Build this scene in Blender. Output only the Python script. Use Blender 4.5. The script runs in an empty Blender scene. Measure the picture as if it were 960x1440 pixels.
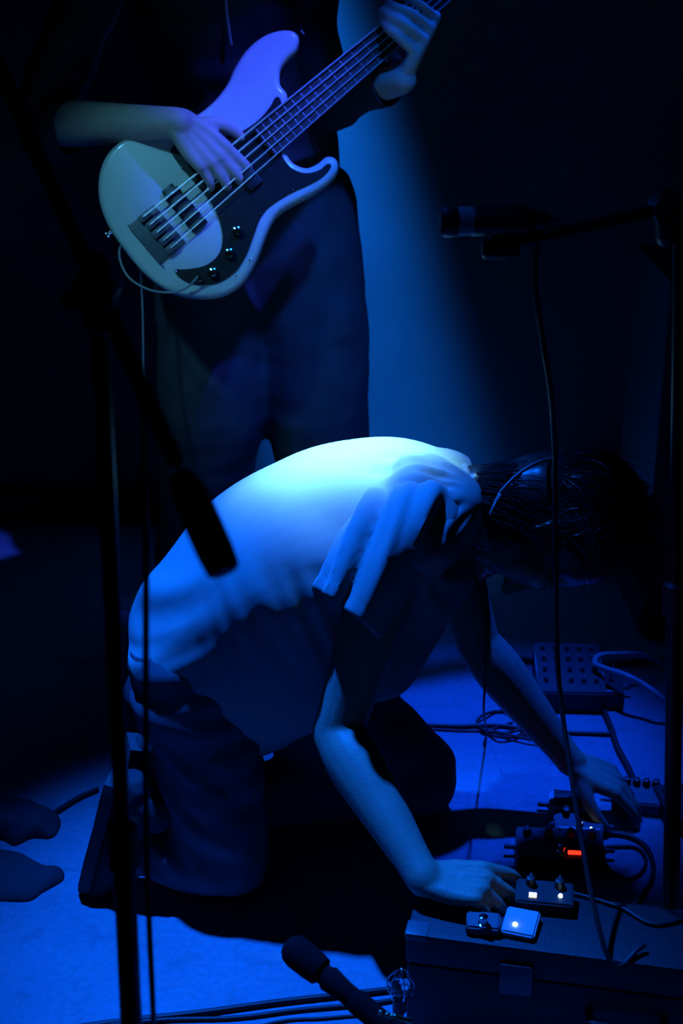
import bpy, bmesh, math, random
from mathutils import Vector, Matrix, noise
from math import sin, cos, tan, pi, radians as R
random.seed(7)
sc = bpy.context.scene
COL = sc.collection

# ------------------------------------------------------------------ camera
H, TH, F = 1.44, R(22), 2000.0
ST, CT = sin(TH), cos(TH)
cd = bpy.data.cameras.new('camera'); cam = bpy.data.objects.new('camera', cd); COL.objects.link(cam)
cam.location = (0, 0, H); cam.rotation_euler = (pi/2 - TH, 0, 0)
cd.sensor_fit = 'VERTICAL'; cd.sensor_height = 36; cd.sensor_width = 24; cd.lens = 50
cd.clip_start = .05
cd.dof.use_dof = True; cd.dof.focus_distance = 2.18; cd.dof.aperture_fstop = 4.5
sc.camera = cam
sc.view_settings.view_transform = 'Standard'; sc.view_settings.look = 'None'
sc.view_settings.gamma = 1; sc.view_settings.use_curve_mapping = False
sc.view_settings.exposure = 0.0

# ------------------------------------------------------------------ world, stage lamps and added lamps
w = bpy.data.worlds.new('world'); sc.world = w; w.use_nodes = True
w.node_tree.nodes['Background'].inputs[0].default_value = (.06, .25, .35, 1)
w.node_tree.nodes['Background'].inputs[1].default_value = .012

def spot(name, loc, aim, power, col, size, blend=1.0, rad=.05):
    d = bpy.data.lights.new(name, 'SPOT'); d.energy = power; d.color = col
    d.spot_size = R(size); d.spot_blend = blend; d.shadow_soft_size = rad
    o = bpy.data.objects.new(name, d); COL.objects.link(o); o.location = loc
    o.rotation_euler = (Vector(aim) - Vector(loc)).to_track_quat('-Z', 'Y').to_euler()
    return o
spot('stage_spot_overhead', (-.78, 2.54, 3.2), (-.03, 1.71, .0), 1330, (.002, .125, 1), 25.5, 1, .045)
spot('added_spot_cyan', (.0, 2.52, 3.2), (.01, 2.12, .7), 1750, (.30, .90, .75), 8.8, 1, .05)  # added narrow lamp that brightens the back of the shirt
spot('stage_spot_rear', (.55, 3.15, 3.4), (.26, 2.33, .0), 950, (.001, .07, 1), 16, 1, .05)
spot('stage_spot_wall', (-.64, 3.08, 3.5), (.0, 3.5, .50), 6300, (.004, .19, 1), 12, 1, .06)
spot('stage_spot_violet', (.75, 1.9, 3.1), (-.14, 2.72, 1.17), 520, (.035, .08, 1), 10.5, 1, .03)
spot('stage_wash_teal', (-1.3, 1.0, 3.2), (-.33, 2.65, .92), 150, (.10, .50, .80), 11, 1, .1)
spot('added_wash_blue', (.55, 1.4, 3.3), (.0, 2.85, .60), 420, (.004, .15, 1), 13, 1, .1)  # added lamp that lifts the bassist's legs out of the dark
spot('added_spot_side', (-1.1, 1.3, 3.0), (.16, 1.68, 1.26), 40, (.01, .12, 1), 7, 1, .05)  # added lamp, only for highlights on the level microphone

# ------------------------------------------------------------------ pixel helpers (960 x 1440 frame)
def ray(px, py):
    r, u = (px-480)/F, (720-py)/F
    return Vector((r, CT+u*ST, -ST+u*CT))
O = Vector((0, 0, H))
def C(px, py, zc): return O + ray(px, py)*zc
def P(px, py, Y):
    d = ray(px, py); return O + d*(Y/d.y)
def PZ(px, py, z):
    d = ray(px, py); return O + d*((z-H)/d.z)
CX, CY, CZ = Vector((1, 0, 0)), Vector((0, ST, CT)), Vector((0, -CT, ST))   # image right, image up, towards camera

# ------------------------------------------------------------------ materials
def mat(name, col, rough=.6, metal=0, spec=.5, bump=0, bscale=200, var=0, vscale=8, emit=None, estr=0, trans=0, coat=0, aniso=(1,1,1)):
    m = bpy.data.materials.new(name); m.use_nodes = True
    nt = m.node_tree; b = nt.nodes['Principled BSDF']
    b.inputs['Base Color'].default_value = (*col, 1); b.inputs['Roughness'].default_value = rough
    b.inputs['Metallic'].default_value = metal; b.inputs['Specular IOR Level'].default_value = spec
    b.inputs['Transmission Weight'].default_value = trans; b.inputs['Coat Weight'].default_value = coat
    if emit: b.inputs['Emission Color'].default_value = (*emit, 1); b.inputs['Emission Strength'].default_value = estr
    tc = nt.nodes.new('ShaderNodeTexCoord'); mp = nt.nodes.new('ShaderNodeMapping'); mp.inputs['Scale'].default_value = aniso
    nt.links.new(tc.outputs['Object'], mp.inputs[0])
    if var:
        n = nt.nodes.new('ShaderNodeTexNoise'); n.inputs['Scale'].default_value = vscale; n.inputs['Detail'].default_value = 8
        cr = nt.nodes.new('ShaderNodeValToRGB')
        cr.color_ramp.elements[0].position = .3; cr.color_ramp.elements[1].position = .7
        cr.color_ramp.elements[0].color = (*[c*(1-var) for c in col], 1)
        cr.color_ramp.elements[1].color = (*[min(1, c*(1+var)) for c in col], 1)
        nt.links.new(mp.outputs[0], n.inputs[0]); nt.links.new(n.outputs[0], cr.inputs[0]); nt.links.new(cr.outputs[0], b.inputs['Base Color'])
    if bump:
        n = nt.nodes.new('ShaderNodeTexNoise'); n.inputs['Scale'].default_value = bscale; n.inputs['Detail'].default_value = 6
        bp = nt.nodes.new('ShaderNodeBump'); bp.inputs['Strength'].default_value = bump; bp.inputs['Distance'].default_value = .002
        nt.links.new(mp.outputs[0], n.inputs[0]); nt.links.new(n.outputs[0], bp.inputs['Height']); nt.links.new(bp.outputs[0], b.inputs['Normal'])
    return m
M = dict(
    wall=mat('painted_wall', (.10, .11, .12), .85, var=.18, vscale=2.2, bump=.12, bscale=30),
    side=mat('side_wall', (.02, .02, .022), .9, var=.3, vscale=3, bump=.3, bscale=60),
    ceil=mat('ceiling_black', (.015, .015, .016), .95, var=.2),
    shirt=mat('shirt_cotton', (.34, .34, .33), .9, spec=.15, bump=.25, bscale=900, var=.03, vscale=30),
    trousers=mat('trouser_cloth', (.12, .13, .15), .85, spec=.2, bump=.4, bscale=700, var=.15, vscale=20),
    jacket=mat('jacket_cloth', (.035, .038, .045), .85, spec=.25, bump=.4, bscale=500, var=.2, vscale=12),
    jeans=mat('dark_denim', (.05, .06, .08), .85, spec=.2, bump=.4, bscale=600, var=.2, vscale=14),
    skin=mat('skin', (.40, .25, .18), .5, spec=.4, bump=.25, bscale=260, var=.08, vscale=25),
    skin_pale=mat('skin_pale', (.55, .42, .38), .5, spec=.4, bump=.25, bscale=260, var=.08, vscale=25),
    hair=mat('dark_hair', (.035, .030, .028), .36, spec=.7, var=.3, vscale=60),
    eye=mat('eye_white', (.7, .7, .68), .2, var=.03),
    leather=mat('black_leather', (.02, .02, .02), .4, bump=.4, bscale=180, var=.2),
    shoe=mat('shoe_suede', (.03, .03, .034), .8, bump=.4, bscale=300, var=.2),
    sole=mat('rubber_sole', (.06, .06, .06), .8, var=.1),
    bassbody=mat('cream_lacquer', (.62, .64, .62), .28, spec=.5, coat=.6, var=.03, vscale=5),
    guard=mat('black_pickguard', (.012, .012, .014), .3, spec=.5, var=.3, vscale=40),
    board=mat('rosewood', (.03, .018, .012), .55, var=.3, vscale=30, aniso=(.2, 1, 1)),
    maple=mat('maple', (.35, .24, .14), .4, var=.1, vscale=12),
    steel=mat('string_steel', (.75, .75, .80), .45, metal=.7, var=.05, vscale=200),
    fret=mat('fret_wire', (.22, .22, .24), .5, metal=.6, var=.1, vscale=60),
    chrome=mat('chrome', (.75, .76, .78), .12, metal=1, var=.04, vscale=30),
    brass=mat('brass', (.75, .6, .3), .25, metal=1, var=.06, vscale=60),
    black=mat('black_plastic', (.012, .012, .013), .45, var=.2, vscale=30),
    foam=mat('matte_black', (.008, .008, .009), .95, spec=.1, bump=.3, bscale=400, var=.2),
    stand=mat('stand_black_enamel', (.012, .012, .013), .35, spec=.4, bump=.1, bscale=90, var=.2),
    case=mat('case_black_vinyl', (.014, .014, .016), .55, bump=.6, bscale=300, var=.25, vscale=25),
    cable=mat('black_rubber_cable', (.015, .015, .016), .55, var=.2),
    bluecable=mat('grey_cable', (.30, .31, .34), .5, var=.1),
    pale=mat('pale_enamel', (.45, .46, .48), .4, var=.06, vscale=40),
    grey=mat('grey_enamel', (.10, .10, .11), .45, var=.1, vscale=40),
    glass=mat('clear_glass', (.9, .95, 1), .03, trans=1.0, var=.01),
    red=mat('red_led', (.4, .02, .01), .4, emit=(1, .03, .01), estr=2.2, var=.05),
    white=mat('white_led', (.8, .9, 1), .4, emit=(.45, .75, 1), estr=8, var=.05),
    warm=mat('warm_led', (.8, .75, .6), .4, emit=(1, .9, .62), estr=.9, var=.2, vscale=300),
    green=mat('green_led', (.4, .6, .1), .4, emit=(.45, .8, .05), estr=1.5, var=.05),
    blue=mat('blue_led', (.1, .3, 1), .4, emit=(.03, .18, 1), estr=2.5, var=.05),
)
def floor_mat():
    m = bpy.data.materials.new('stage_floor'); m.use_nodes = True; nt = m.node_tree; b = nt.nodes['Principled BSDF']
    N = nt.nodes.new; L = nt.links.new
    tc = N('ShaderNodeTexCoord')
    n1 = N('ShaderNodeTexNoise'); n1.inputs['Scale'].default_value = 2.5; n1.inputs['Detail'].default_value = 8
    n2 = N('ShaderNodeTexNoise'); n2.inputs['Scale'].default_value = 90; n2.inputs['Detail'].default_value = 4
    n3 = N('ShaderNodeTexNoise'); n3.inputs['Scale'].default_value = 22; n3.inputs['Detail'].default_value = 3
    for n in (n1, n2, n3): L(tc.outputs['Object'], n.inputs[0])
    c1 = N('ShaderNodeValToRGB'); c1.color_ramp.elements[0].position = .32; c1.color_ramp.elements[1].position = .68
    c1.color_ramp.elements[0].color = (.18, .22, .27, 1); c1.color_ramp.elements[1].color = (.23, .28, .34, 1)
    L(n1.outputs[0], c1.inputs[0])
    c2 = N('ShaderNodeValToRGB'); c2.color_ramp.elements[0].position = .30; c2.color_ramp.elements[1].position = .46
    c2.color_ramp.elements[0].color = (.45, .45, .45, 1); c2.color_ramp.elements[1].color = (1, 1, 1, 1)
    L(n3.outputs[0], c2.inputs[0])
    c3 = N('ShaderNodeValToRGB'); c3.color_ramp.elements[0].position = .35; c3.color_ramp.elements[1].position = .7
    c3.color_ramp.elements[0].color = (.9, .9, .9, 1); c3.color_ramp.elements[1].color = (1.1, 1.1, 1.1, 1)
    L(n2.outputs[0], c3.inputs[0])
    x1 = N('ShaderNodeMixRGB'); x1.blend_type = 'MULTIPLY'; x1.inputs[0].default_value = .3
    x2 = N('ShaderNodeMixRGB'); x2.blend_type = 'MULTIPLY'; x2.inputs[0].default_value = 1
    L(c1.outputs[0], x1.inputs[1]); L(c2.outputs[0], x1.inputs[2]); L(x1.outputs[0], x2.inputs[1]); L(c3.outputs[0], x2.inputs[2])
    L(x2.outputs[0], b.inputs['Base Color']); b.inputs['Roughness'].default_value = .62; b.inputs['Specular IOR Level'].default_value = .3
    bp = N('ShaderNodeBump'); bp.inputs['Strength'].default_value = .4; bp.inputs['Distance'].default_value = .003
    L(n2.outputs[0], bp.inputs['Height']); L(bp.outputs[0], b.inputs['Normal'])
    return m
M['floor'] = floor_mat()

# ------------------------------------------------------------------ object helpers
def link(name, me, m, parent=None, smooth=True):
    o = bpy.data.objects.new(name, me); COL.objects.link(o)
    if m: me.materials.clear(); me.materials.append(m)
    if smooth:
        me.polygons.foreach_set('use_smooth', [True]*len(me.polygons))
    if parent:
        o.parent = parent; o.matrix_parent_inverse = parent.matrix_world.inverted()
    return o
def obj(name, bm, m, parent=None, smooth=True, loc=None):
    if loc is not None: bmesh.ops.translate(bm, verts=bm.verts, vec=-Vector(loc))
    me = bpy.data.meshes.new(name); bmesh.ops.recalc_face_normals(bm, faces=bm.faces)
    if smooth:
        for e in bm.edges:
            if len(e.link_faces) == 2 and e.calc_face_angle(0) > .7: e.smooth = False
    bm.to_mesh(me); bm.free()
    o = link(name, me, m, None, smooth)
    if loc is not None: o.location = loc
    if parent:
        o.parent = parent
        if loc is None: o.matrix_parent_inverse = Matrix.Translation(parent.location).inverted() if parent.type == 'EMPTY' and not any(parent.rotation_euler) else parent.matrix_world.inverted()
        else: o.location = Vector(loc) - parent.location
    return o
def tag(o, label, cat, group=None):
    o['label'] = label; o['category'] = cat
    if group: o['group'] = group
    return o
def thing(name, loc, label, cat, group=None):
    o = bpy.data.objects.new(name, None); COL.objects.link(o); o.location = loc; o.empty_display_size = .05
    return tag(o, label, cat, group)
B = bmesh.new
def box(bm, c, s, rz=0, bev=0, mtx=None):
    r = bmesh.ops.create_cube(bm, size=1)['verts']
    m = Matrix.Translation(Vector(c)) @ (mtx.to_4x4() if mtx else Matrix.Rotation(rz, 4, 'Z')) @ Matrix.Diagonal((*s, 1))
    bmesh.ops.transform(bm, matrix=m, verts=r)
    if bev:
        es = list({e for v in r for e in v.link_edges})
        bmesh.ops.bevel(bm, geom=es, offset=bev, segments=2, affect='EDGES', profile=.6)
    return bm
def catmull(p, n):
    out = []
    for i in range(len(p)-1):
        p0 = p[i-1] if i else p[0]*2-p[1]; p1 = p[i]; p2 = p[i+1]; p3 = p[i+2] if i+2 < len(p) else p[-1]*2-p[-2]
        for k in range(n):
            t = k/n
            out.append(((p1*2)+(p2-p0)*t+(p0*2-p1*5+p2*4-p3)*t*t+(p1*3-p0-p2*3+p3)*t**3)*.5)
    out.append(p[-1]); return out
def tube(bm, pts, rad, seg=12, n=4, side=None, flat=1.0, caps=True, fl=None):
    """swept tube; rad scalar or list; with side+flat the section is an ellipse, flat across side"""
    pts = [Vector(p) for p in pts]
    if not isinstance(rad, (list, tuple)): rad = [rad]*len(pts)
    if fl is None: fl = [flat]*len(pts)
    if len(pts) > 2 or n > 1:
        q = catmull([Vector((*p, )) for p in pts], n)
        rr = [x[0] for x in catmull([Vector((r, f, 0)) for r, f in zip(rad, fl)], n)]
        ff = [x[1] for x in catmull([Vector((r, f, 0)) for r, f in zip(rad, fl)], n)]
    else: q, rr, ff = pts, list(rad), list(fl)
    if caps:   # hemispherical ends
        d0 = (q[0]-q[1]).normalized(); d1 = (q[-1]-q[-2]).normalized()
        a = [(q[0]+d0*rr[0]*sin(t), max(rr[0]*cos(t), 1e-4), ff[0]) for t in (R(80), R(55), R(28))]
        b_ = [(q[-1]+d1*rr[-1]*sin(t), max(rr[-1]*cos(t), 1e-4), ff[-1]) for t in (R(28), R(55), R(80))]
        q = [x[0] for x in a]+q+[x[0] for x in b_]; rr = [x[1] for x in a]+rr+[x[1] for x in b_]; ff = [x[2] for x in a]+ff+[x[2] for x in b_]
    t = (q[1]-q[0]).normalized()
    u = (Vector(side) if side is not None else t.orthogonal()); u = (u-t*u.dot(t)).normalized()
    rings = []
    for i, c in enumerate(q):
        t = (q[min(i+1, len(q)-1)]-q[max(i-1, 0)]).normalized()
        if side is not None: u = Vector(side)
        u = (u-t*u.dot(t)).normalized(); v = t.cross(u)
        rings.append([bm.verts.new(c+u*rr[i]*cos(2*pi*k/seg)+v*rr[i]*ff[i]*sin(2*pi*k/seg)) for k in range(seg)])
    for a, b_ in zip(rings, rings[1:]):
        for k in range(seg): bm.faces.new((a[k], a[(k+1) % seg], b_[(k+1) % seg], b_[k]))
    bm.faces.new(rings[0][::-1]); bm.faces.new(rings[-1])
    return bm
def ell(bm, c, rx, ax, ay, az, seg=20):
    """ellipsoid; ax/ay/az unit axes, rx radii"""
    vs = bmesh.ops.create_uvsphere(bm, u_segments=seg, v_segments=seg//2+2, radius=1)['verts']
    m = Matrix((ax*rx[0], ay*rx[1], az*rx[2])).transposed().to_4x4()
    bmesh.ops.transform(bm, matrix=Matrix.Translation(c) @ m, verts=vs)
    return bm
def cyl(bm, a, b_, r, r2=None, seg=16):
    return tube(bm, [a, b_], [r, r if r2 is None else r2], seg=seg, n=1, caps=False)
def lathe(bm, base, axis, prof, seg=20):
    """profile of (height, radius) along axis"""
    axis = Vector(axis).normalized(); u = axis.orthogonal().normalized(); v = axis.cross(u); base = Vector(base)
    rings = [[bm.verts.new(base+axis*h+(u*cos(2*pi*k/seg)+v*sin(2*pi*k/seg))*max(r, 1e-4)) for k in range(seg)] for h, r in prof]
    for a, b_ in zip(rings, rings[1:]):
        for k in range(seg): bm.faces.new((a[k], a[(k+1) % seg], b_[(k+1) % seg], b_[k]))
    bm.faces.new(rings[0][::-1]); bm.faces.new(rings[-1])
    return bm
def fuse(bm, voxel, smooth=6, sfac=.5):
    """overlapping closed shapes -> one continuous skin (returns a bmesh)"""
    bmesh.ops.recalc_face_normals(bm, faces=bm.faces)
    me = bpy.data.meshes.new('tmp'); bm.to_mesh(me); bm.free()
    o = bpy.data.objects.new('tmp', me); COL.objects.link(o)
    r = o.modifiers.new('r', 'REMESH'); r.mode = 'VOXEL'; r.voxel_size = voxel
    if smooth:
        s = o.modifiers.new('s', 'SMOOTH'); s.iterations = smooth; s.factor = sfac
    dg = bpy.context.evaluated_depsgraph_get()
    ev = o.evaluated_get(dg); m2 = bpy.data.meshes.new_from_object(ev)
    bpy.data.objects.remove(o); bpy.data.meshes.remove(me)
    out = bmesh.new(); out.from_mesh(m2); bpy.data.meshes.remove(m2)
    return out
def cut(bm, co, no, cap=False, near=None):
    """remove what lies on the +no side of the plane (only inside the ball near=(centre, radius) if given)"""
    co, no = Vector(co), Vector(no).normalized()
    if near:
        c, r = near
        vs = {v for v in bm.verts if (v.co-c).length < r}
        geom = [f for f in bm.faces if all(v in vs for v in f.verts)]
        geom += list({e for f in geom for e in f.edges}) + list({v for f in list(geom) if isinstance(f, bmesh.types.BMFace) for v in f.verts})
    else: geom = bm.verts[:]+bm.edges[:]+bm.faces[:]
    bmesh.ops.bisect_plane(bm, geom=geom, plane_co=co, plane_no=no, clear_outer=False)
    kill = [v for v in bm.verts if (v.co-co).dot(no) > 1e-5 and (near is None or (v.co-near[0]).length < near[1])]
    bmesh.ops.delete(bm, geom=kill, context='VERTS')
    return bm
def sm(x, a, b_):
    t = min(1, max(0, (x-a)/(b_-a))); return t*t*(3-2*t)
def solid(o, t):
    m = o.modifiers.new('thickness', 'SOLIDIFY'); m.thickness = t; m.offset = -1
    return o

# ------------------------------------------------------------------ setting
def struct(name, bm, m):
    o = obj(name, bm, m, smooth=False); o['kind'] = 'structure'; return o
XL, XR, YB, YF, ZC = -2.3, 1.9, 3.5, -.6, 4.0
struct('floor', box(B(), ((XL+XR)/2, (YB+YF)/2, -.05), (XR-XL, YB-YF, .1)), M['floor'])
struct('wall_back', box(B(), ((XL+XR)/2, YB+.06, ZC/2), (XR-XL+.24, .12, ZC)), M['wall'])
struct('wall_left', box(B(), (XL-.06, (YB+YF)/2, ZC/2), (.12, YB-YF, ZC)), M['side'])
struct('wall_right', box(B(), (XR+.06, (YB+YF)/2, ZC/2), (.12, YB-YF, ZC)), M['side'])
struct('ceiling', box(B(), ((XL+XR)/2, (YB+YF)/2, ZC+.05), (XR-XL+.24, YB-YF, .1)), M['ceil'])
struct('baseboard_back', box(B(), ((XL+XR)/2, YB-.011, .05), (XR-XL, .022, .10), bev=.004), M['side'])

# ------------------------------------------------------------------ anatomy
def hand(bm, wrist, d, n, t, curl=(40, 35, 25), spread=1.0, s=1.0, thumb=None, curls=None, wr=.028):
    """d towards the fingers, n out of the back of the hand, t the thumb side"""
    wrist = Vector(wrist); d = Vector(d).normalized(); n = Vector(n); n = (n-d*n.dot(d)).normalized(); t0 = Vector(t)
    t = (t0-d*t0.dot(d)-n*t0.dot(n)).normalized()
    # palm: four metacarpal columns and the heel
    offs = [.030, .010, -.010, -.029]; base = [.088, .092, .087, .078]
    for i in range(4):
        tube(bm, [wrist+t*offs[i]*.45*s+d*.0*s, wrist+(t*offs[i]*.85+d*.045-n*.002)*s, wrist+(t*offs[i]+d*base[i])*s], [.0150*s, .0140*s, .0110*s], seg=10, n=3)
    tube(bm, [wrist-d*.004*s, wrist+d*.05*s-n*.006*s], [wr*.8*s, .022*s], seg=12, n=2, side=t, flat=.55)
    L = [(.043, .026, .021), (.048, .030, .022), (.044, .028, .021), (.034, .021, .019)]
    Rf = [.0092, .0094, .0089, .0078]
    tips = []
    for i in range(4):
        c = (curls[i] if curls else curl); sp = (1.5-i)*5*spread
        p = wrist+(t*offs[i]+d*base[i]-n*.001)*s; pts = [p]; a = 0
        dd = (d*cos(R(sp))+t*sin(R(sp)))
        for k in range(3):
            a += c[k]; p = p+(dd*cos(R(a))-n*sin(R(a)))*L[i][k]*s; pts.append(p)
        r = Rf[i]*s
        tube(bm, pts, [r*1.12, r*1.06, r*.98, r*.82], seg=10, n=4); tips.append(pts[-1])
        for k in (1, 2): ell(bm, pts[k]+n*.0, (r*1.10,)*3, d, t, n, 8)
    th = thumb or ((.55, .75, -.35), (.80, .45, -.45), (.9, .2, -.4))
    p = wrist+(d*.022+t*.020-n*.006)*s; pts = [p]
    for k, l in enumerate((.040, .032, .026)):
        v = (d*th[k][0]+t*th[k][1]+n*th[k][2]).normalized(); p = p+v*l*s; pts.append(p)
    tube(bm, pts, [.0155*s, .0125*s, .0110*s, .0090*s], seg=10, n=4)
    return tips
def head(bm, c, f, u, s=1.0):
    f = Vector(f).normalized(); u = Vector(u); u = (u-f*u.dot(f)).normalized(); r = u.cross(f)
    q = lambda a, b_, c_: c+(r*a+f*b_+u*c_)*s
    ell(bm, q(0, -.015, .035), (.075*s, .095*s, .085*s), r, f, u, 24)
    ell(bm, q(0, .025, -.02), (.062*s, .070*s, .085*s), r, f, u, 20)
    ell(bm, q(0, .048, -.078), (.038*s, .036*s, .030*s), r, f, u, 14)
    ell(bm, q(0, .010, -.065), (.052*s, .055*s, .040*s), r, f, u, 14)
    for k in (-1, 1):
        ell(bm, q(.045*k, .055, -.020), (.022*s, .022*s, .026*s), r, f, u, 12)
        tube(bm, [q(.012*k, .088, .024), q(.032*k, .083, .030), q(.052*k, .062, .024)], .008*s, seg=8, n=3)
        e = q(.077*k, -.012, -.008)
        tube(bm, [e+(u*.030-f*.005)*s, e+(u*.026-f*.020+r*k*.010)*s, e+(-f*.020+r*k*.012)*s, e+(-u*.026+r*k*.006)*s, e-u*.030*s], .0055*s, seg=8, n=4)
    tube(bm, [q(0, .088, .015), q(0, .102, -.008), q(0, .110, -.022)], [.008*s, .010*s, .012*s], seg=10, n=3)
    for k in (-1, 1): ell(bm, q(.011*k, .098, -.026), (.008*s, .010*s, .008*s), r, f, u, 8)
    tube(bm, [q(-.024, .078, -.053), q(0, .091, -.050), q(.024, .078, -.053)], [.004*s, .0065*s, .004*s], seg=8, n=3)
    tube(bm, [q(-.022, .076, -.060), q(0, .088, -.062), q(.022, .076, -.060)], [.004*s, .0075*s, .004*s], seg=8, n=3)
    return q, r, f, u
def eyes(q, f, parent, s=1.0):
    for k in (-1, 1):
        b_ = B(); ell(b_, q(.032*k, .074, .010), (.0125*s,)*3, Vector((1, 0, 0)), Vector((0, 1, 0)), Vector((0, 0, 1)), 14)
        obj('eye', b_, M['eye'], parent)
def strands(bm, rootfn, N, lay, r0=.0016):
    for i in range(N):
        pts = lay(rootfn(i)); k = len(pts)
        tube(bm, pts, [r0*(1-.8*j/(k-1)) for j in range(k)], seg=4, n=2, caps=False)

# ------------------------------------------------------------------ the crouching man
man = thing('person', PZ(330, 1240, 0), 'person in pale t-shirt and dark trousers kneeling, bent forward, one hand on the black case', 'person')
bpy.context.view_layer.update()
ns, ne, nw = P(556, 772, 1.915), P(474, 1030, 1.85), P(596, 1236, 1.655)      # near shoulder, elbow, wrist
fs, fe, fw_ = P(612, 700, 2.25), P(672, 905, 2.20), P(803, 1072, 2.14)
spine = [P(282, 905, 2.08), P(345, 800, 2.08), P(470, 730, 2.08), P(585, 722, 2.08), P(650, 722, 2.08)]
nh, nk, na, ntoe = P(268, 945, 1.985), PZ(322, 1204, .07), PZ(215, 1196, .07), PZ(158, 1222, .03)
fh, fk, fa, ftoe = P(300, 880, 2.18), PZ(578, 1088, .07), PZ(240, 1140, .07), PZ(150, 1166, .03)
hc = P(768, 745, 2.08)
hu = Vector((.90, -.05, -.36)).normalized(); hf = Vector((-.34, -.16, -.94)).normalized()
b = B()
tube(b, spine, [.115, .12, .135, .13, .07], seg=20, n=4, side=(0, 1, 0), fl=[.75, .72, .75, .7, .8])
tube(b, [P(640, 722, 2.08), P(690, 722, 2.08), hc-hu*.05], [.058, .054, .055], seg=16, n=3)
q, hr, hf2, hu2 = head(b, hc, hf, hu)
for s_, e_, w_ in ((ns, ne, nw), (fs, fe, fw_)):
    tube(b, [spine[3]+(s_-spine[3])*.6, s_], [.06, .056], seg=14, n=2)
    tube(b, [s_, s_.lerp(e_, .35), s_.lerp(e_, .75), e_], [.054, .050, .041, .038], seg=16, n=4)
    d_ = (w_-e_)
    tube(b, [e_, e_+d_*.22, e_+d_*.55, e_+d_*.85, w_], [.038, .0435, .036, .0275, .026], seg=16, n=4)
    ell(b, e_, (.036,)*3, CX, CY, CZ, 12)
htips = hand(b, nw, Vector((.93, -.16, .02)), Vector((.02, -.25, 1)), Vector((.2, 1, .1)), spread=2.2, s=.96,
     curls=[(30, 34, 22), (44, 36, 22), (52, 38, 22), (56, 38, 22)], thumb=((.55, .75, -.5), (.85, .35, -.55), (.9, .1, -.5)))
hand(b, fw_, Vector((.80, -.10, -.35)), Vector((.3, -.2, .9)), Vector((.1, -1, .1)), spread=1.2, curls=[(22, 25, 18), (26, 28, 18), (30, 30, 18), (34, 30, 18)])
for h_, k_, a_, t_ in ((nh, nk, na, ntoe), (fh, fk, fa, ftoe)):
    tube(b, [spine[0], h_, h_.lerp(k_, .5), k_], [.09, .085, .068, .052], seg=16, n=4)
    tube(b, [k_, k_.lerp(a_, .4), a_, a_.lerp(t_, .6)], [.050, .052, .034, .03], seg=14, n=4)
b = fuse(b, .0036, 5)
obj('body', b, M['skin'], man)
eyes(q, hf, man)

# shirt: rings between the back outline and the belly outline
def shirt_torso():
    st = [((166, 900), (385, 1036), .172), ((206, 818), (450, 1004), .182), ((283, 729), (515, 972), .188), ((372, 671), (570, 952), .190),
          ((470, 639), (600, 915), .192), ((560, 635), (628, 860), .185), ((622, 649), (655, 800), .15), ((662, 674), (682, 762), .082)]
    bm = B(); pr = []
    for (a, c, wd) in st:
        A, C_ = P(*a, 2.08), P(*c, 2.06); pr.append((A, C_, wd))
    As = catmull([p[0] for p in pr], 5); Cs = catmull([p[1] for p in pr], 5); Ws = [v.x for v in catmull([Vector((p[2], 0, 0)) for p in pr], 5)]
    rings = []; S = 48
    for A, C_, wd in zip(As, Cs, Ws):
        c = (A+C_)/2; v = (A-C_)/2; ring = []
        for k in range(S):
            t = 2*pi*k/S; x, y = cos(t), sin(t)
            x = abs(x)**.85*(1 if x > 0 else -1); y = abs(y)**.85*(1 if y > 0 else -1)
            wx = wd*(1+.13*y)         # sides a little fuller high up, hanging straight below
            ring.append(bm.verts.new(c+Vector((0, 1, 0))*x*wx+v*y))
        rings.append(ring)
    for a, c in zip(rings, rings[1:]):
        for k in range(S): bm.faces.new((a[k], a[(k+1) % S], c[(k+1) % S], c[k]))
    bm.faces.new(rings[0][::-1]); bm.faces.new(rings[-1])
    return bm
b = shirt_torso()
tube(b, [P(600, 720, 2.0), P(575, 755, 1.935)], [.088, .075], seg=24, n=2)
tube(b, [P(612, 700, 2.16), fs], [.085, .070], seg=24, n=2)
b = fuse(b, .0050, 14)
sA, sB = P(556, 768, 1.915), P(484, 862, 1.865)
sdir = (sB-sA).normalized()
# cloth folds
arm = P(590, 810, 1.86); coll = P(672, 700, 1.98)
def fold(bm, fn):
    bm.normal_update(); new = [(v, v.co+v.normal*fn(v.co)) for v in bm.verts]
    for v, c in new: v.co = c
def ridge(x): return 1-abs(x)*2
def shirt_fn(p):
    d = 0
    q_ = p-arm; r = q_.length; an = math.atan2(q_.z, q_.x)          # folds gathered at the armpit
    nz = noise.noise(Vector((q_.x/r*2.4+5, q_.z/r*2.4, r*4)))
    d += .018*nz*sm(r, .02, .07)*(1-sm(r, .15, .26))*(1-sm(p.y, 2.02, 2.12))
    q_ = p-coll; r2 = q_.length; an2 = math.atan2(q_.z, q_.x+.0001)   # pulled at the collar
    d += .014*noise.noise(Vector((q_.y/r2*4.2, q_.z/r2*4.2, r2*3+7.7)))*sm(r2, .03, .08)*(1-sm(r2, .12, .22))
    # waist: drag lines towards the hips, short tucks below the flank line
    hx = sm(-p.x, .16, .30)
    d += .015*hx*noise.noise(Vector(((p.x*.85+p.z*.52)*5, (p.z*.85-p.x*.52)*34, p.y*6)))
    if p.y < 2.05:
        m_ = sm(p.x, -.24, -.14)*(1-sm(p.x, .0, .08))*sm(.60-abs(p.z-.50), .50, .58)
        d += .013*m_*noise.noise(Vector(((p.x+p.z*.35)*36, p.z*5, 4.1)))
    # belly drapes
    lo = 1-sm(p.z, .36, .50)
    d += .008*lo*noise.noise(Vector((p.x*14+p.z*9, p.y*5, p.z*4)))
    return d + .0022*noise.noise(p*14)
fold(b, shirt_fn)
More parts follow.
